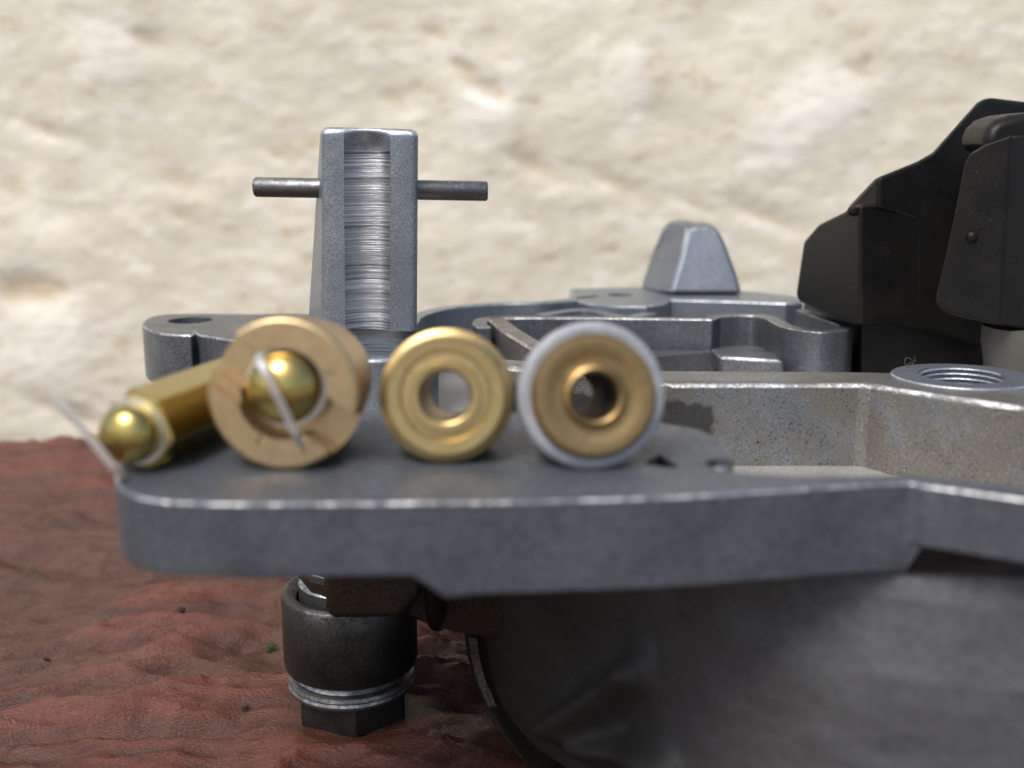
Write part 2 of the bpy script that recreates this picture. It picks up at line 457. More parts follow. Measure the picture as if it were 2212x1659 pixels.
c = b.mix(b.ramp(vv, [(.18, .5), (.48, 0.0)]), c, (.155, .044, .027))          # brighter red on the ridges
cr = b.ramp(b.noise(.7, 5, .7, b.stretch((.12, 1, 1))), [(.30, .8), (.40, 0.0)])
c = b.mix(cr, c, (.04, .018, .012))
M['wood'] = b.put(Base_Color=c, Roughness=b.ramp(g3, [(.38, .14), (.62, .46)]), Specular_IOR_Level=.5, Normal=b.bump(g3, 1.0, .35, b.bump(g1, .25, .5)))
bolt0 = ony(760, 1530, 150)
def boardf(X, Y):
    w = 3.0 * vnoise(X / 70, Y / 40, 31)
    Yw = Y + 2.2 * w - .16 * X
    fold = 1 - np.abs(fbm(X / 40, Yw / 12.0, 12, 3, .5)) * 2
    h = 2.6 * fbm(X / 55, Yw / 24, 11, 2) + 2.5 * fold + .9 * (1 - np.abs(fbm(X / 13, Yw / 4.6, 17, 3, .55)) * 2) + .10 * fbm(X / 1.6, Y / 1.1, 14, 3, .6)
    d = np.hypot(X + 23.7, Y - 150)
    k = 1 / (1 + np.exp(-(d - 11) / 2.0))
    h = h * k - 1.4 * k
    kb = 1 / (1 + np.exp((X + 4) / -3.0)) / (1 + np.exp((Y - 185) / 5.0))
    h = h * (1 - kb) - 2.0 * kb
    roll = np.clip((Y - 296) / 20, 0, 1); h = h - 2.5 * roll ** 2
    return np.stack([X, Y, h], -1)
me = grid_mesh(np.linspace(-200, 200, 700), np.linspace(-60, 313, 560), boardf)
me.name = 'board'
_co = np.empty(len(me.vertices) * 3, np.float32); me.vertices.foreach_get('co', _co); _hz = _co[2::3]
at_ = me.attributes.new('valley', 'FLOAT', 'POINT'); at_.data.foreach_set('value', np.clip(.5 - (_hz - 1.0) / 4.5, 0, 1).astype(np.float32))
board = put('wooden_board', me, 'wood')
board['label'] = 'weathered wrinkled board painted dark red, the metal housing and its bolt stand on it'
board['category'] = 'board'

b = NB('pale_gravel_ground')
c = b.mix(b.noise(.05, 6, .7), (.16, .14, .12), (.30, .27, .23))
M['ground'] = b.put(Base_Color=c, Roughness=.95)
me = grid_mesh(np.linspace(-60000, 60000, 7), np.linspace(-60000, 60000, 7), lambda X, Y: np.stack([X, Y, X * 0 - 34.0], -1))
gr = put('ground', me, 'ground'); gr['kind'] = 'structure'

# ================================================================== HOUSING
H = thing('metal_housing', 'grey cast aluminium engine housing with open chambers, thick front flange and upright post', 'engine part', (20, 150, 0))

# front flange
pix = [(300, 940, 0), (360, 905, 0), (470, 893, 0), (800, 885, 0), (1100, 890, 0), (1400, 905, 1), (1440, 914, 1), (1510, 926, 1), (1560, 950, 1),
       (1585, 985, 1), (1580, 1008, 1), (1545, 1012, 1), (1600, 1020, 1), (1700, 1026, 1), (1850, 1027, 1), (1960, 1024, 1), (2100, 1036, 1), (2330, 1062, 1)]
fr = [(2330, 1092, 2), (2212, 1078, 2), (2060, 1057, 2), (1998, 1049, 2), (1978, 1043, 2), (1962, 1041, 1), (1945, 1043, 1), (1850, 1048, 1), (1700, 1058, 1), (1500, 1070, 1),
      (1300, 1078, 1), (1100, 1083, 1), (965, 1084, 1), (885, 1085, 0), (650, 1087, 0), (450, 1087, 0), (360, 1083, 0), (305, 1075, 0), (268, 1062, 0), (252, 1045, 0), (247, 1020, 0), (262, 975, 0)]
zb = {0: ZG - 6.9, 1: ZG - 8.7, 2: ZG - 6.0}
raw = [(*onz(p[0], p[1]), zb[p[2]]) for p in pix + fr]
rnd = random.Random(7); pts, zlow = [], []
for a_, b_ in zip(raw, raw[1:] + raw[:1]):              # a hand-fettled outline is never quite straight
    n_ = max(1, int(math.dist(a_[:2], b_[:2]) / 2.2))
    for k in range(n_):
        t = k / n_; j_ = .11 if k else 0
        pts.append((a_[0] + (b_[0] - a_[0]) * t + rnd.uniform(-j_, j_), a_[1] + (b_[1] - a_[1]) * t + rnd.uniform(-j_, j_)))
        zlow.append(a_[2] + (b_[2] - a_[2]) * t)
bm = prism(pts, zlow, ZG)
tri = Z((1392, 1000), (1425, 982), (1470, 1008), (1440, 1012))
slot = Z((1535, 1010), (1520, 1000), (1545, 990), (1600, 992), (1600, 1006))
put('front_flange', bake(bm, 1.1, 4, cuts=[prism(tri, ZG - 20, ZG + 3), prism(slot, ZG - 4, ZG + 3)], name='front_flange'), 'cast_front', H)

# deep body behind and below the flange
bx = lambda *a: box(*a)
put('floor', bake(prism([(-27, 130), (-27, 168), (-30, 180), (-10, 222), (10, 246), (64, 246), (90, 215), (95, 128), (60, 117), (30, 122), (-5, 130)], ZG - 15, ZG - 11.5), .8, 2, name='floor'), 'floor', H)

# underside lug and bridge beside the bolt
lug = front_solid([[ony(701, 1225, 139), ony(701, 1330, 139), ony(722, 1340, 139), ony(860, 1338, 139), ony(905, 1300, 139), ony(912, 1225, 139)]], 22)
put('underside_lug', bake(lug, 1.2, 3, name='underside_lug'), 'cast_dirty', H)
fin = front_solid([[ony(640, 1225, 146), ony(645, 1248, 146), ony(700, 1318, 143), ony(712, 1318, 143), ony(712, 1225, 143)]], 3)
put('fin', bake(fin, .3, 2, name='fin'), 'cast_dirty', H)
br = front_solid([[ony(880, 1225, 146), ony(880, 1336, 146), ony(930, 1350, 147), ony(985, 1366, 147), ony(1050, 1385, 146), ony(1500, 1420, 140), ony(1500, 1225, 140)]], 22)
put('underside_bridge', bake(br, .8, 2, name='underside_bridge'), 'cast_dirty', H)
rb = tube([ony(935, 1250, 141), ony(938, 1300, 143), ony(945, 1345, 148)], 1.4, 12)
put('rib', bake(rb, 0, name='rib'), 'cast_dirty', H)

# bowl bulging down to the board on the right
def bowl():
    n, lv = 480, []
    prof = [(ZG - 5.8, 0.0, 1.0), (ZG - 9, .2, 1.01), (40, .3, 1.02), (32, .5, 1.03), (22, .4, 1.02), (14, 0.0, 1.01), (8, -2.0, .995), (3, -4.5, .985), (-.6, -7.5, .97)]
    bm = bmesh.new(); rings = []
    zs = np.linspace(prof[0][0], prof[-1][0], 150)
    P = np.array(prof)
    for z in zs:
        sc = np.interp(-z, -P[:, 0], P[:, 2])
        ring = []
        for i in range(n):
            a = 2 * math.pi * i / n
            ex = 1.3 + max(0, min(1, (math.degrees(a) - 212) / 40)) * .9 if math.pi < a < 1.5 * math.pi else 2.2
            ca, sa = math.cos(a), math.sin(a); k_ = (abs(ca) ** ex + abs(sa) ** ex) ** (-1 / ex)
            x, y = 66 * sc * ca * k_, 54.8 * sc * sa * k_
            # crease gouges on the near left flank
            ring.append([62 + x, 150 + y, z, a])
        rings.append(ring)
    arr = np.array(rings)                                   # lv, n, 4
    A, Zz = np.degrees(arr[..., 3]) % 360, arr[..., 2]
    push = np.zeros_like(A)
    # two raised ridges running down and forward, a hollow between them
    for a0, z0, a1, z1, w, h in ((199, 6, 218, 22, 2.4, 5.0), (204, 5, 224, 12, 2.0, 3.5), (212, -2, 236, 8, 3.5, 4.0)):
        t = np.clip(((A - a0) * (a1 - a0) + (Zz - z0) * (z1 - z0)) / ((a1 - a0) ** 2 + (z1 - z0) ** 2), 0, 1)
        d = np.hypot(A - (a0 + t * (a1 - a0)), Zz - (z0 + t * (z1 - z0)))
        push += h * np.exp(-(d / w) ** 2)
    push -= 2.4 * np.exp(-((A - 196) / 11) ** 2 - ((Zz - 18) / 10) ** 2)
    push += .2 * fbm(A / 9, Zz / 6, 41, 3)
    for k in range(arr.shape[0]):
        row = []
        for i in range(n):
            x, y, z, a = arr[k, i]
            row.append(bm.verts.new((x + push[k, i] * math.cos(a), y + push[k, i] * math.sin(a), z)))
        lv.append(row)
    for A_, B_ in zip(lv, lv[1:]):
        for i in range(n):
            j = (i + 1) % n; bm.faces.new((A_[i], A_[j], B_[j], B_[i]))
    for dz, sc in ((0, .91), (-8.5, .905)):
        lv.insert(0, [bm.verts.new((62 + (v_.co.x - 62) * (sc if dz == 0 else 1), 150 + (v_.co.y - 150) * (sc if dz == 0 else 1), v_.co.z + dz)) for v_ in lv[0]])
        for i in range(n):
            j = (i + 1) % n; bm.faces.new((lv[0][i], lv[0][j], lv[1][j], lv[1][i]))
    bm.faces.new(lv[0]); bm.faces.new(lv[-1][::-1])
    return bm
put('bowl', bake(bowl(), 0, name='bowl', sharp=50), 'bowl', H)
# raised rim that runs down the far left flank of the bowl
rim = [ony(1003, 1372, 150), ony(1008, 1410, 149.5), ony(1020, 1460, 149), ony(1045, 1520, 147), ony(1080, 1580, 143), ony(1118, 1630, 139), ony(1150, 1668, 135)]
bm = bmesh.new(); prev = None
for p in rim:
    q = [bm.verts.new(p + Vector(d)) for d in ((0, 0, 0), (.6, -.8, 0), (1.9, -.9, 0), (2.6, .6, .2), (6, 3.5, .5), (14, 2.5, .5), (30, -4, 0), (34, 10, 0), (0, 3, 0))]
    if prev:
        for i in range(9): bm.faces.new((prev[i], prev[(i + 1) % 9], q[(i + 1) % 9], q[i]))
    else: bm.faces.new(q[::-1])
    prev = q
bm.faces.new(prev)
put('bowl_rim', bake(bm, .4, 2, name='bowl_rim'), 'rim', H)

hb = onz(2078, 806, ZG + .6)
# inner front wall with the corner to the right
wpts = Z((1060, 772), (1240, 785), (1440, 799), (1880, 802), (1930, 804), (2230, 826), (2330, 836), (2330, 884), (2215, 878), (2196, 875), (2060, 857), (1930, 838), (1884, 829), (1866, 826), (1650, 826), (1440, 826), (1240, 803), (1060, 787))
put('inner_wall', bake(prism(wpts, ZG - 14, ZG), .9, 3, cuts=[cyl(hb[0], hb[1], ZG - 9, ZG + 3, 5.75, 56)], name='inner_wall'), 'cast_wall', H)
# machining step on its face
s0, s1 = ony(1450, 850, 142.2), ony(1531, 960, 142.2)
bos = [(hb[0] + 9.3 * math.cos(t), hb[1] - .2 + 8.6 * math.sin(t)) for t in [2 * math.pi * i / 40 for i in range(40)]]
tb = put('threaded_boss', bake(prism(bos, ZG - 2.2, ZG + .35), .3, 3, cuts=[cyl(hb[0], hb[1], ZG - 12, ZG + 3, 5.6, 56)], name='threaded_boss'), 'cast_blue', H)
th = []
for i in range(24 * 10 + 1):
    t = 2 * math.pi * i / 24
    th.append((hb[0] + 5.45 * math.cos(t), hb[1] + 5.45 * math.sin(t), ZG + .2 - i / 24 * .7))
put('screw_thread', bake(tube(th, .24, 6), 0, name='screw_thread'), 'cast_blue', tb)

# island wall with its diagonal strip (all on the gasket face)
path = smooth_path(Z((1062, 706), (1052, 695), (1085, 687), (1300, 687)), 5) + Z((1540, 690),) + smooth_path(Z((1556, 683), (1600, 681), (1645, 684), (1690, 705), (1765, 717), (1828, 713), (1843, 702), (1810, 690), (1745, 668)), 5)
put('island_wall', bake(ribbon(path, 2.6, ZG - 14, ZG), .35, 3, name='island_wall'), 'cast', H)
put('diagonal_wall', bake(ribbon(Z((1088, 684), (1125, 712), (1230, 772)), -3.4, ZG - 14, ZG), .5, 3, name='diagonal_wall'), 'cast_pit', H)
lg = front_solid([[ony(1553, 770, 187), ony(1556, 812, 187), ony(1698, 812, 185), ony(1694, 778, 185)]], 9)
put('ledge', bake(lg, .9, 3, name='ledge'), 'cast', H)

# outer rear wall, its pad and the pointed lug on it
path = smooth_path(Z((900, 730), (902, 697), (925, 676), (985, 663), (1080, 656), (1170, 654), (1235, 648), (1300, 640)), 6)
put('rear_wall', bake(ribbon(path, 2.4, ZG - 14, ZG), .35, 3, name='rear_wall'), 'cast_blue', H)
path2 = smooth_path(Z((925, 720), (950, 688), (1000, 674), (1100, 667), (1200, 663)), 6)
pad = Z((1232, 623), (1385, 620), (1500, 622), (1612, 628), (1722, 640), (1735, 652), (1700, 655), (1600, 650), (1447, 646), (1440, 654), (1400, 660), (1330, 660), (1270, 654), (1240, 646))
put('rear_pad', bake(prism(pad, ZG - 14, ZG), .5, 3, cuts=[cyl(*onz(1340, 637), ZG - 10, ZG + 3, 2.6, 32)], name='rear_pad'), 'cast_blue', H)
put('rear_right_wall', bake(ribbon(Z((1735, 652), (1790, 672), (1835, 688)), 3, ZG - 14, ZG), .4, 3, name='rear_right_wall'), 'cast', H)
ring = Z((1120, 668), (1200, 664), (1260, 672), (1400, 672))
put('ledge', bake(ribbon(smooth_path(Z((1180, 668), (1260, 658), (1310, 668), (1360, 674), (1420, 664)), 6), 3.0, ZG - 14, ZG - 1.2), .7, 3, name='ledge'), 'cast_blue', H)
F = lambda px, py, Y: ony(px, py, Y)
front = [F(1448, 634, 231), F(1603, 634, 231), F(1590, 590, 232), F(1568, 530, 233.5), F(1552, 498, 234.5), F(1530, 486, 235), F(1505, 487, 235), F(1489, 497, 234.6), F(1470, 560, 233)]
left = [F(1385, 626, 243), F(1448, 634, 231), F(1470, 560, 233), F(1489, 497, 234.6), F(1505, 487, 235), F(1490, 481, 238), F(1455, 481, 243), F(1436, 492, 243), F(1412, 545, 243)]
bm = front_solid([front, left], Vector((1.5, 11, 0)))
put('pointed_lug', bake(bm, .9, 4, name='pointed_lug', bev_ang=20), 'cast_lug', H)

# mounting ear on the left
ear = smooth_path(Z((413, 723), (350, 719), (316, 709), (307, 697), (322, 685), (365, 678), (430, 677)), 5) + Z((560, 678), (700, 678), (700, 770), (560, 745), (470, 728), (432, 722), (420, 716))
eb = bake(prism(ear, ZG - 9.6, ZG), .6, 3, cuts=[cyl(*onz(411, 692), ZG - 12, ZG + 2, 3.9, 40)], name='ear')
put('mounting_ear', eb, 'cast', H)

# boss at the foot of the post
PX, PY = -22.2, 169.5
bo = bake(cyl(PX, PY + 1.5, ZG - 14, ZG - .4, 10.5, 72), .7, 3, cuts=[cyl(PX, PY + 1.5, ZG - 4, ZG + 3, 7.4, 64)], name='post_boss')
put('post_boss', bo, 'cast_blue', H)
sk = bake(cyl(PX, PY + 1.5, ZG - 13.9, ZG - 2.6, 6.9, 56), .3, 2, cuts=[cyl(PX, PY + 1.5, ZG - 30, ZG + 3, 4.6, 48)], name='bore_step')
put('bore_step', sk, 'groove', H)

# post with machined groove, pin through it
def xf(v, yaw=R(4), roll=R(-1.6)):
    m = Matrix.Translation((PX, PY - 2.0, ZG)) @ Matrix.Rotation(roll, 4, 'Y') @ Matrix.Rotation(yaw, 4, 'Z')
    return m
mt = Matrix.Translation((PX + .1, PY - 2.0, ZG)) @ Matrix.Rotation(R(1.4), 4, 'Y') @ Matrix.Rotation(R(3), 4, 'Z')
HT = 33.3
def post_ring(z):
    t = z / HT
    wl, wr = 7.5 - .45 * t, 7.3
    yb, bl, br_ = 9.5 - 1.5 * t, 10.6 - 2.7 * t, 6.6
    # the rounded top draws the outline in, the groove fades out just below it
    e = max(0.0, (z - (HT - 1.1)) / 1.1); ins = 1.1 * (1 - math.sqrt(max(0, 1 - e * e)))
    f = max(0.0, min(1.0, (HT + .5 - z) / 3.6)); depth = 2.0 * (f * f * (3 - 2 * f)) ** .6
    g = 3.45
    c_ = 1.0
    pts = []
    L0, R0, Y0, Y1 = -wl + ins, wr - ins, ins, yb - ins
    if z < 2.8:                                           # spot face swept right across the front
        yy = lambda x: 1.0 + math.sqrt(max(0, 7.6 ** 2 - x * x))
        front = [(L0 + (R0 - L0) * k / 30) for k in range(31)]
        pts = [(x, min(yy(x), Y1 - .6)) for x in front]
    else:
        for k in range(5):
            a = math.pi / 2 * k / 4; pts.append((L0 + c_ - c_ * math.cos(a), Y0 + c_ - c_ * math.sin(a)))
        for k in range(21):
            x = -g + 2 * g * k / 20 - .25
            rr = (g * g + depth * depth) / (2 * max(depth, .02))
            pts.append((x, Y0 + math.sqrt(max(0, rr * rr - (x + .25) ** 2)) - (rr - depth)))
        for k in range(5):
            a = math.pi / 2 * k / 4; pts.append((R0 - c_ + c_ * math.sin(a), Y0 + c_ - c_ * math.cos(a)))
    for k in range(5):
        a = math.pi / 2 * k / 4; pts.append((br_ - ins - c_ + c_ * math.cos(a), Y1 - c_ + c_ * math.sin(a)))
    for k in range(5):
        a = math.pi / 2 * k / 4; pts.append((-bl + ins + c_ - c_ * math.sin(a), Y1 - c_ + c_ * math.cos(a)))
    return pts
bm = bmesh.new(); prev = None
zs = [-6, 0, 2.79, 2.81] + [2.81 + (HT - 8 - 2.81) * k / 6 for k in range(1, 7)] + [HT - 8 + 6.9 * k / 14 for k in range(1, 15)] + [HT - 1.1 + 1.1 * math.sin(math.pi / 2 * k / 6) for k in range(1, 7)]
for z in zs:
    row = [bm.verts.new((x, y, z)) for x, y in post_ring(z)]
    if prev:
        for k in range(len(row)):
            q_ = (prev[k], prev[(k + 1) % len(row)], row[(k + 1) % len(row)], row[k])
            bm.faces.new(q_)
    else: bm.faces.new(row[::-1])
    prev = row
bm.faces.new(prev)
bm.transform(mt)
post = put('post', bake(bm, 0, name='post', sharp=32), 'cast_blue', H)
def liner(z0, z1, n, lift):
    rows = []
    for k in range(n + 1):
        z = z0 + (z1 - z0) * k / n
        p_ = post_ring(z); p_ = p_[:31] if z < 2.8 else p_[5:26]
        rows.append([(x, y, z) for x, y in p_])
    b_ = bmesh.new(); F_ = [[b_.verts.new((x, y - lift, z)) for x, y, z in r_] for r_ in rows]; B_ = [[b_.verts.new((x, y + .05, z)) for x, y, z in r_] for r_ in rows]
    m_ = len(rows[0])
    for a_ in range(n):
        for k in range(m_ - 1):
            b_.faces.new((F_[a_][k], F_[a_][k + 1], F_[a_ + 1][k + 1], F_[a_ + 1][k])); b_.faces.new((B_[a_][k + 1], B_[a_][k], B_[a_ + 1][k], B_[a_ + 1][k + 1]))
        b_.faces.new((F_[a_][0], F_[a_ + 1][0], B_[a_ + 1][0], B_[a_][0])); b_.faces.new((F_[a_ + 1][-1], F_[a_][-1], B_[a_][-1], B_[a_ + 1][-1]))
    for k in range(m_ - 1):
        b_.faces.new((F_[0][k + 1], F_[0][k], B_[0][k], B_[0][k + 1])); b_.faces.new((F_[n][k], F_[n][k + 1], B_[n][k + 1], B_[n][k]))
    b_.transform(mt); return b_
put('machined_groove', bake(liner(2.82, HT - 3.3, 16, .04), 0, name='machined_groove'), 'groove', post)
put('spot_face', bake(liner(-5, 2.78, 2, .04), 0, name='spot_face'), 'groove', post)
pc0, pc1 = ony(549, 404, 172.4), ony(1054, 413, 172.4)
d = (pc1 - pc0); L = d.length
rot = d.normalized().to_track_quat('Y', 'Z').to_matrix().to_4x4()
pb = lathe([(0, 0), (1.25, 0), (1.52, .3), (1.52, L - .3), (1.25, L), (0, L)], Matrix.Translation(pc0) @ rot, 32, False)
put('cross_pin', bake(pb, 0, name='cross_pin', sharp=50), 'pin', H)

# bolt assembly standing on the board
BX, BY = (758 - CX) / FPX * 161.5, 150.0
up = Matrix.Translation((BX, BY, 0)) @ Matrix.Rotation(R(90), 4, 'X')
sl = lathe([(7.4, -8.2), (8.9, -8.2), (9.5, -8.6), (9.75, -9.4), (9.75, -18.7), (9.45, -19.4), (8.6, -19.8), (7.4, -19.8)][::1], up.copy(), 72)
def vlathe(prof, x, y, n=72, closed=True):
    return lathe([(r, z) for r, z in prof], Matrix.Translation((x, y, 0)) @ Matrix.Rotation(R(90), 4, 'X'), n, closed)
sl.free()
put('sleeve', bake(vlathe([(7.6, 7.6), (8.9, 7.6), (9.5, 8.0), (9.75, 8.7), (9.75, 18.9), (9.55, 19.3), (9.1, 19.5), (8.7, 19.2), (8.2, 19.3), (7.6, 18.6)], BX, BY), 0, name='sleeve', sharp=28), 'steel_dark', H)
put('collar', bake(vlathe([(0, 17), (7.2, 17), (7.2, 20.6), (6.6, 21.2), (6.6, 22), (7.0, 22.4), (7.0, 23.4), (6.3, 24), (6.3, 30), (0, 30)], BX, BY, closed=False), 0, name='collar', sharp=28), 'steel', H)
bolt = put('hex_bolt', bake(vlathe([(0, 5.0), (6.6, 5.0), (6.6, 16), (0, 16)], BX, BY, closed=False), 0, name='bolt_shank'), 'steel', H)
hexp = [(BX + 8.6 * math.cos(R(60 * i + 40)), BY + 8.6 * math.sin(R(60 * i + 40))) for i in range(6)]
put('bolt_head', bake(prism(hexp, -.15, 4.9), .45, 3, name='bolt_head'), 'steel_dark', bolt)
put('washer', bake(vlathe([(6.0, 4.5), (8.9, 4.5), (9.2, 4.7), (9.25, 5.1), (9.05, 5.5), (9.25, 5.8), (9.1, 6.3), (8.3, 6.6), (7.9, 7.2), (6.0, 7.3)], BX, BY), 0, name='washer', sharp=25), 'steel', bolt)

# ================================================================== BRASS PIECES LYING ON THE FLANGE
def axis_m(p, rear):
    """frame whose +Y runs from p towards rear, Z roughly up"""
    y = (Vector(rear) - Vector(p)).normalized(); x = y.cross(Vector((0, 0, 1))).normalized(); z = x.cross(y)
    m = Matrix((x, y, z)).transposed().to_4x4(); m.translation = p
    return m
def place(px, py, Y, rf, rr, L, yaw):
    """front centre from the layout; the big front collar and the slim tail both touch the face"""
    p = ony(px, py, Y)
    tilt = math.atan((rf - rr) / L)
    d = Vector((math.sin(R(yaw)) * math.cos(tilt), math.cos(R(yaw)) * math.cos(tilt), -math.sin(tilt)))
    p.z = ZG + rf / math.cos(tilt) + .02
    return axis_m(p, p + d * L)

# second piece: plain turned bush with an open bore
m = place(962, 853, 103.6, 6.65, 4.6, 11.5, 0.0)
J = thing('brass_bush', 'turned yellow brass bush with open bore and no washer, between two other brass pieces', 'brass fitting', (m.translation.x, m.translation.y + 6, ZG))
put('bush_body', bake(lathe([(2.45, .3), (2.6, .08), (2.75, 0), (3.35, -.02), (3.45, .32), (4.3, .36), (4.45, .05), (5.65, 0), (5.85, .2), (5.92, 1.0), (6.5, 1.25), (6.65, 1.8), (6.65, 3.4), (6.35, 3.7), (6.35, 4.1), (6.62, 4.4), (6.62, 7.6), (6.2, 8.2), (4.9, 8.4), (4.6, 8.9), (4.6, 13.2), (4.2, 13.6), (2.6, 13.6), (2.45, 13.2)], m, 96), 0, name='bush_body', sharp=25), 'brass', J)
# third piece: bush with white washer
m = place(1286, 864, 101.2, 7.15, 4.8, 12, -4.5)
J = thing('brass_bush', 'brass bush wearing a white plastic washer, rightmost of the brass pieces', 'brass fitting', (m.translation.x, m.translation.y + 6, ZG))
put('bush_body', bake(lathe([(2.2, .4), (2.3, .05), (2.6, -.2), (2.95, -.05), (3.15, .5), (3.5, .55), (4.2, .35), (5.2, .2), (5.6, .25), (5.9, .7), (6.0, 1.4), (6.0, 2.6), (5.9, 4.8), (6.1, 5), (6.1, 8.2), (5.7, 8.6), (4.8, 8.8), (4.8, 13.4), (4.4, 13.8), (1.85, 13.8), (1.8, 13.4), (1.8, 12.0), (2.2, 11.2)], m, 96), 0, name='bush_body', sharp=25), 'brass_tan', J)
put('bore', bake(lathe([(2.1, .5), (2.19, .5), (2.19, 11.1), (1.79, 11.9), (1.79, 13.3), (1.74, 13.3), (1.74, 11.8), (2.1, 11.0)], m, 48), 0, name='bore'), 'dark_brass', J)  # thin lining in a darker brown than the bush
put('washer', bake(lathe([(5.8, 1.6), (6.6, 1.5), (7.0, 1.8), (7.15, 2.3), (7.15, 4.0), (7.0, 4.5), (6.6, 4.75), (5.8, 4.7)], m, 96), 0, name='white_washer'), 'nylon', J, 'wide white plastic washer')

def valve(root, m, ro, ri, rd, L, mats, slot_ang, hexa=False, rtail=None, slot_w=2.6, tilt_dome=(0, 0), dome_y=-.1):
    mb, md = mats
    if hexa:
        hx = [(ro * math.cos(R(60 * i + 8)), ro * math.sin(R(60 * i + 8))) for i in range(6)]
        bm = prism(hx, 0, L); bm.transform(Matrix.Rotation(R(-90), 4, 'X')); bm.transform(m)
        cb = lathe([(0, -3), (ri, -3), (ri, 3.2), (0, 3.2)], m, 48, False)
        bv = .45
    else:
        bm = lathe([(0, 0), (ro - .5, 0), (ro - .15, .12), (ro, .5), (ro, 3.6), (ro - .5, 3.9), (ro - .5, 8.5), (rtail, 9), (rtail, L), (0, L)], m, 96, False)
        cb = lathe([(0, -3), (ri, -3), (ri, 4.2), (0, 4.2)], m, 64, False)
        bv = .18
    sl = box(-ro * 1.3, ro * 1.3, -3, 1.9 if hexa else 3.3, -slot_w / 2, slot_w / 2)
    sl.transform(m @ Matrix.Rotation(R(slot_ang), 4, 'Y'))
    extra = []
    if not hexa:                                         # torn wide notch and small burr nicks
        wn = box(-ro * 1.3, -2.6, -3, 1.4, -3.4, 2.0); wn.transform(m @ Matrix.Rotation(R(slot_ang + 4), 4, 'Y')); extra.append(wn)
        for an, r0, r1, w_ in ((20, 3.9, 6.2, .35), (47, 4.0, 6.6, .45), (58, 4.0, 5.9, .3), (70, 4.0, 6.1, .4), (-24, 4.1, 5.6, .35), (118, 3.9, 5.4, .4)):
            nk = box(r0, r1, -1, .5, -w_ / 2, w_ / 2); nk.transform(m @ Matrix.Rotation(R(an), 4, 'Y')); extra.append(nk)
    put('valve_body', bake(bm, bv, 2, cuts=[cb, sl] + extra, name='valve_body', sharp=30), mb, root)
    mm_ = m @ Matrix.Translation((tilt_dome[0], 0, tilt_dome[1]))
    prof = [(0, dome_y - rd * .75)]
    for k in range(1, 13):
        a = R(90 * k / 12); prof.append((rd * math.sin(a), dome_y - rd * .75 * math.cos(a)))
    prof += [(rd * .98, dome_y + 1.0), (rd * .8, dome_y + 1.2), (rd * .8, 4.0), (0, 4.0)]
    put('dome', bake(lathe(prof, mm_, 56, False), 0, name='dome', sharp=40), md, root)
    rw = rd + .42
    put('spring_ring', bake(lathe([(rd * .82, dome_y + 1.15), (rw, dome_y + 1.15), (rw + .08, dome_y + 1.4), (rw, dome_y + 1.75), (rd * .82, dome_y + 1.75)], mm_, 56), 0, name='spring_ring'), 'chrome', root)
def clip(root, pts, w, t):
    """flat bright wire through 3-D points"""
    bm = bmesh.new(); prev = None
    P = [Vector(p) for p in pts]
    for i, p in enumerate(P):
        d = (P[min(i + 1, len(P) - 1)] - P[max(i - 1, 0)]).normalized()
        s = d.cross(Vector((0, 1, 0))).normalized() * w / 2; nrm = d.cross(s).normalized() * t / 2
        q = [bm.verts.new(p + a * s + c_ * nrm) for a, c_ in ((-1, -1), (1, -1), (1, 1), (-1, 1))]
        if prev:
            for k in range(4): bm.faces.new((prev[k], prev[(k + 1) % 4], q[(k + 1) % 4], q[k]))
        else: bm.faces.new(q[::-1])
        prev = q
    bm.faces.new(prev)
    put('clip_wire', bake(bm, .08, 2, name='clip_wire'), 'chrome', root)

m = place(610, 858, 101.6, 7.35, 6.3, 12.5, 2.5)
J = thing('needle_valve', 'large brass valve lying end-on, its slotted face framing a shiny dome and wire', 'brass fitting', (m.translation.x, m.translation.y + 6, ZG))
valve(J, m, 7.35, 4.4, 3.55, 13.5, ('brass_satin', 'brass_yellow'), 33, rtail=6.3, slot_w=4.3, tilt_dome=(.05, .6), dome_y=.6)
clip(J, [ony(556, 768, 100.0), ony(564, 785, 98.7), ony(580, 815, 98.2), ony(608, 873, 98.2), ony(638, 937, 98.7), ony(652, 964, 100.3)], .75, .3)

p0 = ony(262, 926, 99.5); p0.z = ZG + 3.75
rear = ony(545, 800, 124.0); rear.z = ZG + 3.6
m = axis_m(p0, rear)
J = thing('needle_valve', 'small brass valve lying askew at far left, dome and wire past the flange edge', 'brass fitting', (p0.x + 3, p0.y + 12, ZG))
m1 = m @ Matrix.Translation((0, 2.2, 0))
valve(J, m1, 4.15, 3.3, 2.85, 23, ('brass_yellow', 'brass_yellow'), 62, hexa=True, slot_w=2.2, tilt_dome=(0, 0), dome_y=-1.2)
clip(J, [ony(126, 862, 96.3), ony(150, 892, 96.2), ony(200, 953, 96.2), ony(245, 1008, 96.3), ony(262, 1029, 96.8), ony(266, 1022, 99.0)], .75, .3)

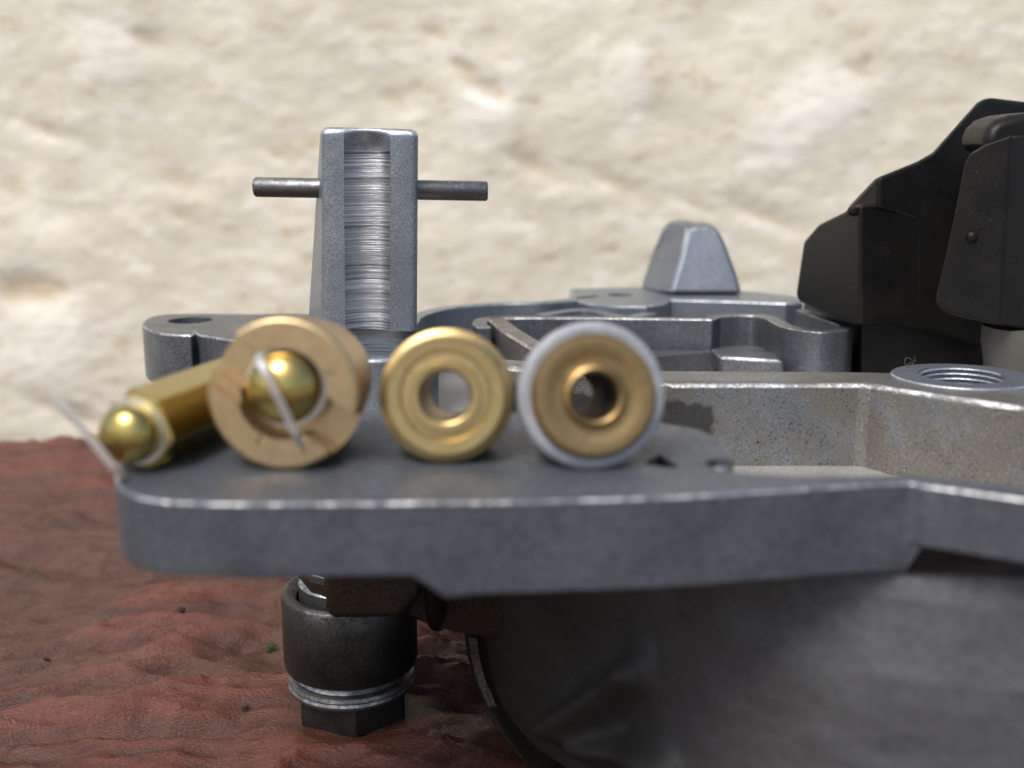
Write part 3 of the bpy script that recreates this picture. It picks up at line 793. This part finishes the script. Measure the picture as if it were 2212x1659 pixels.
# ================================================================== BLACK PLASTIC LINKAGE (right)
K = thing('black_lever', 'black plastic lever with stepped sloping top, behind the threaded boss at the right edge', 'plastic lever', (72, 190, ZG - 14))
yl = lambda px: 181 + (1857 - px) / 137 * 22
A = [(1857, 702), (1846, 702), (1797, 686), (1725, 651), (1719, 637), (1736, 522), (1768, 485), (1821, 459), (1840, 447), (1857, 441)]
polyL = [ony(x, y, yl(x)) for x, y in A]
polyR = [ony(1857, 441, 181), ony(1905, 447, 181.5), ony(1990, 470, 186), ony(1990, 706, 186), ony(1950, 697, 184), ony(1905, 697, 182), ony(1857, 702, 181)]
put('lower_tier', bake(front_solid([polyL, polyR], Vector((5.5, 12, -1))), 1.6, 4, name='lower_tier', bev_ang=22), 'plastic', K)
yu = lambda px: 183.2 + max(0, (1897 - px)) / 137 * 20
polyL = [ony(x, y, yu(x)) for x, y in [(1897, 690), (1830, 690), (1830, 448), (1888, 387), (1897, 382)]]
polyR = [ony(x, y, 183.2 + (x - 1897) * .03) for x, y in [(1897, 382), (1905, 379), (1981, 348), (2014, 329), (2060, 277), (2110, 221), (2132, 209), (2215, 219), (2330, 232), (2330, 760), (2100, 750), (2061, 733), (1990, 712), (1897, 690)]]
put('upper_tier', bake(front_solid([polyL, polyR], Vector((6, 14, -.5))), 1.8, 5, name='upper_tier', bev_ang=22), 'plastic', K)
put('base_void_block', bake(front_solid([[ony(1858, 680, 191), ony(1858, 900, 191), ony(2330, 900, 189), ony(2330, 680, 189)]], 24), 1, 2, name='base_void_block'), 'plastic', K)  # added base block, its black standing in for the shaded void below
nb = lathe([(0, -.7), (.5, -.6), (.8, -.2), (.85, .5), (0, .5)], Matrix.Translation(ony(1843, 456, 182.2)), 20, False)
put('moulding_pip', bake(nb, 0, name='pip'), 'plastic', K)

K2 = thing('black_block', 'dusty black block cut by the right edge, in front of the stepped lever', 'plastic cap', (82, 172, ZG))
yk = lambda px: 165 + max(0, 2165 - px) * .02
polyL = [ony(x, y, yk(x)) for x, y in [(2184, 292), (2128, 311), (2096, 330), (2084, 351), (2064, 450), (2040, 560), (2019, 647), (2022, 661), (2050, 680), (2138, 700), (2160, 703)]]
polyR = [ony(2160, 703, yk(2160)), ony(2215, 711, 168), ony(2330, 720, 174), ony(2330, 300, 174), ony(2215, 292, 168), ony(2184, 292, yk(2184))]
put('cap_block', bake(front_solid([polyL, polyR], Vector((6, 11, -1))), 1.8, 5, name='cap_block', bev_ang=18), 'plastic', K2)
hump = [ony(x, y, 170) for x, y in [(2128, 330), (2129, 296), (2137, 275), (2156, 257), (2185, 247), (2225, 242), (2330, 240), (2330, 330)]]
put('cap_hump', bake(front_solid([hump], 10), 1.6, 4, name='cap_hump'), 'plastic', K2)
nb = lathe([(0, -.55), (.45, -.5), (.8, -.1), (.85, .6), (0, .6)], Matrix.Translation(ony(2101, 512, 166.1)), 20, False)
put('moulding_pip', bake(nb, 0, name='pip'), 'plastic', K2)
q = ony(2225, 740, 172)
sp = vlathe([(0, ZG - 9), (5.0, ZG - 9), (6.2, ZG - 6), (7.0, ZG - 1), (7.3, q.z), (7.3, q.z + 2.6), (0, q.z + 2.6)], q.x, q.y, 56, False)
put('grey_spacer', bake(sp, 0, name='grey_spacer', sharp=30), 'greyplastic', K2, 'grey plastic spacer under the cap')

# ================================================================== SMALL DEBRIS
def crumb(name, label, px, py, r, mat, seed, Y=None):
    rnd = random.Random(seed)
    x, y = onz(px, py, 0.3)
    h = float(boardf(np.array([[x]]), np.array([[y]]))[0, 0, 2])
    bm = bmesh.new(); bmesh.ops.create_icosphere(bm, subdivisions=2, radius=r)
    for v_ in bm.verts: v_.co = Vector((v_.co.x * 1.3, v_.co.y, v_.co.z * .8)) * rnd.uniform(.6, 1.35)
    bmesh.ops.translate(bm, verts=bm.verts, vec=(x, y, h + r * .75))
    o = put(name, bake(bm, 0, name='crumb'), mat)
    o['label'] = label; o['category'] = 'crumb'; return o
b = NB('moss'); M['moss'] = b.put(Base_Color=(.018, .035, .010), Roughness=.9)
b = NB('dark_soil'); M['soil'] = b.put(Base_Color=(.02, .016, .012), Roughness=.9)
crumb('moss_crumb', 'tiny green moss crumb on the red board left of the steel sleeve', 586, 1388, .75, 'moss', 1)
for i, (px, py, r, lab) in enumerate([(395, 1352, .5, 'dark soil speck on the red board up and left of the green crumb'),
        (530, 1540, .45, 'dark soil speck on the red board left of the hexagonal bolt head'),
        (100, 1425, .4, 'dark soil speck near the left edge of the red board'),
        (445, 1330, .3, 'smallest dark speck, alone nearest the flange over the red board')]):
    crumb('soil_crumb', lab, px, py, r, 'soil', 10 + i)
b = NB('lint'); M['lint'] = b.put(Base_Color=(.10, .095, .09), Roughness=.9)
f0 = onz(1955, 798)
rnd = random.Random(4); pts = []
for i in range(26):
    t = i / 25
    pts.append((f0[0] + 1.0 * math.sin(t * 9) * (1 - .3 * t) + 1.0 * t, f0[1] + .6 * math.cos(t * 7), ZG + .1 + 2.4 * t * (1 - .4 * t) + .5 * math.sin(t * 13)))
o = put('lint_thread', bake(tube(pts, .045, 5), 0, name='lint'), 'lint')
o['label'] = 'curl of dark lint caught on the rim just left of the threaded hole'; o['category'] = 'lint'
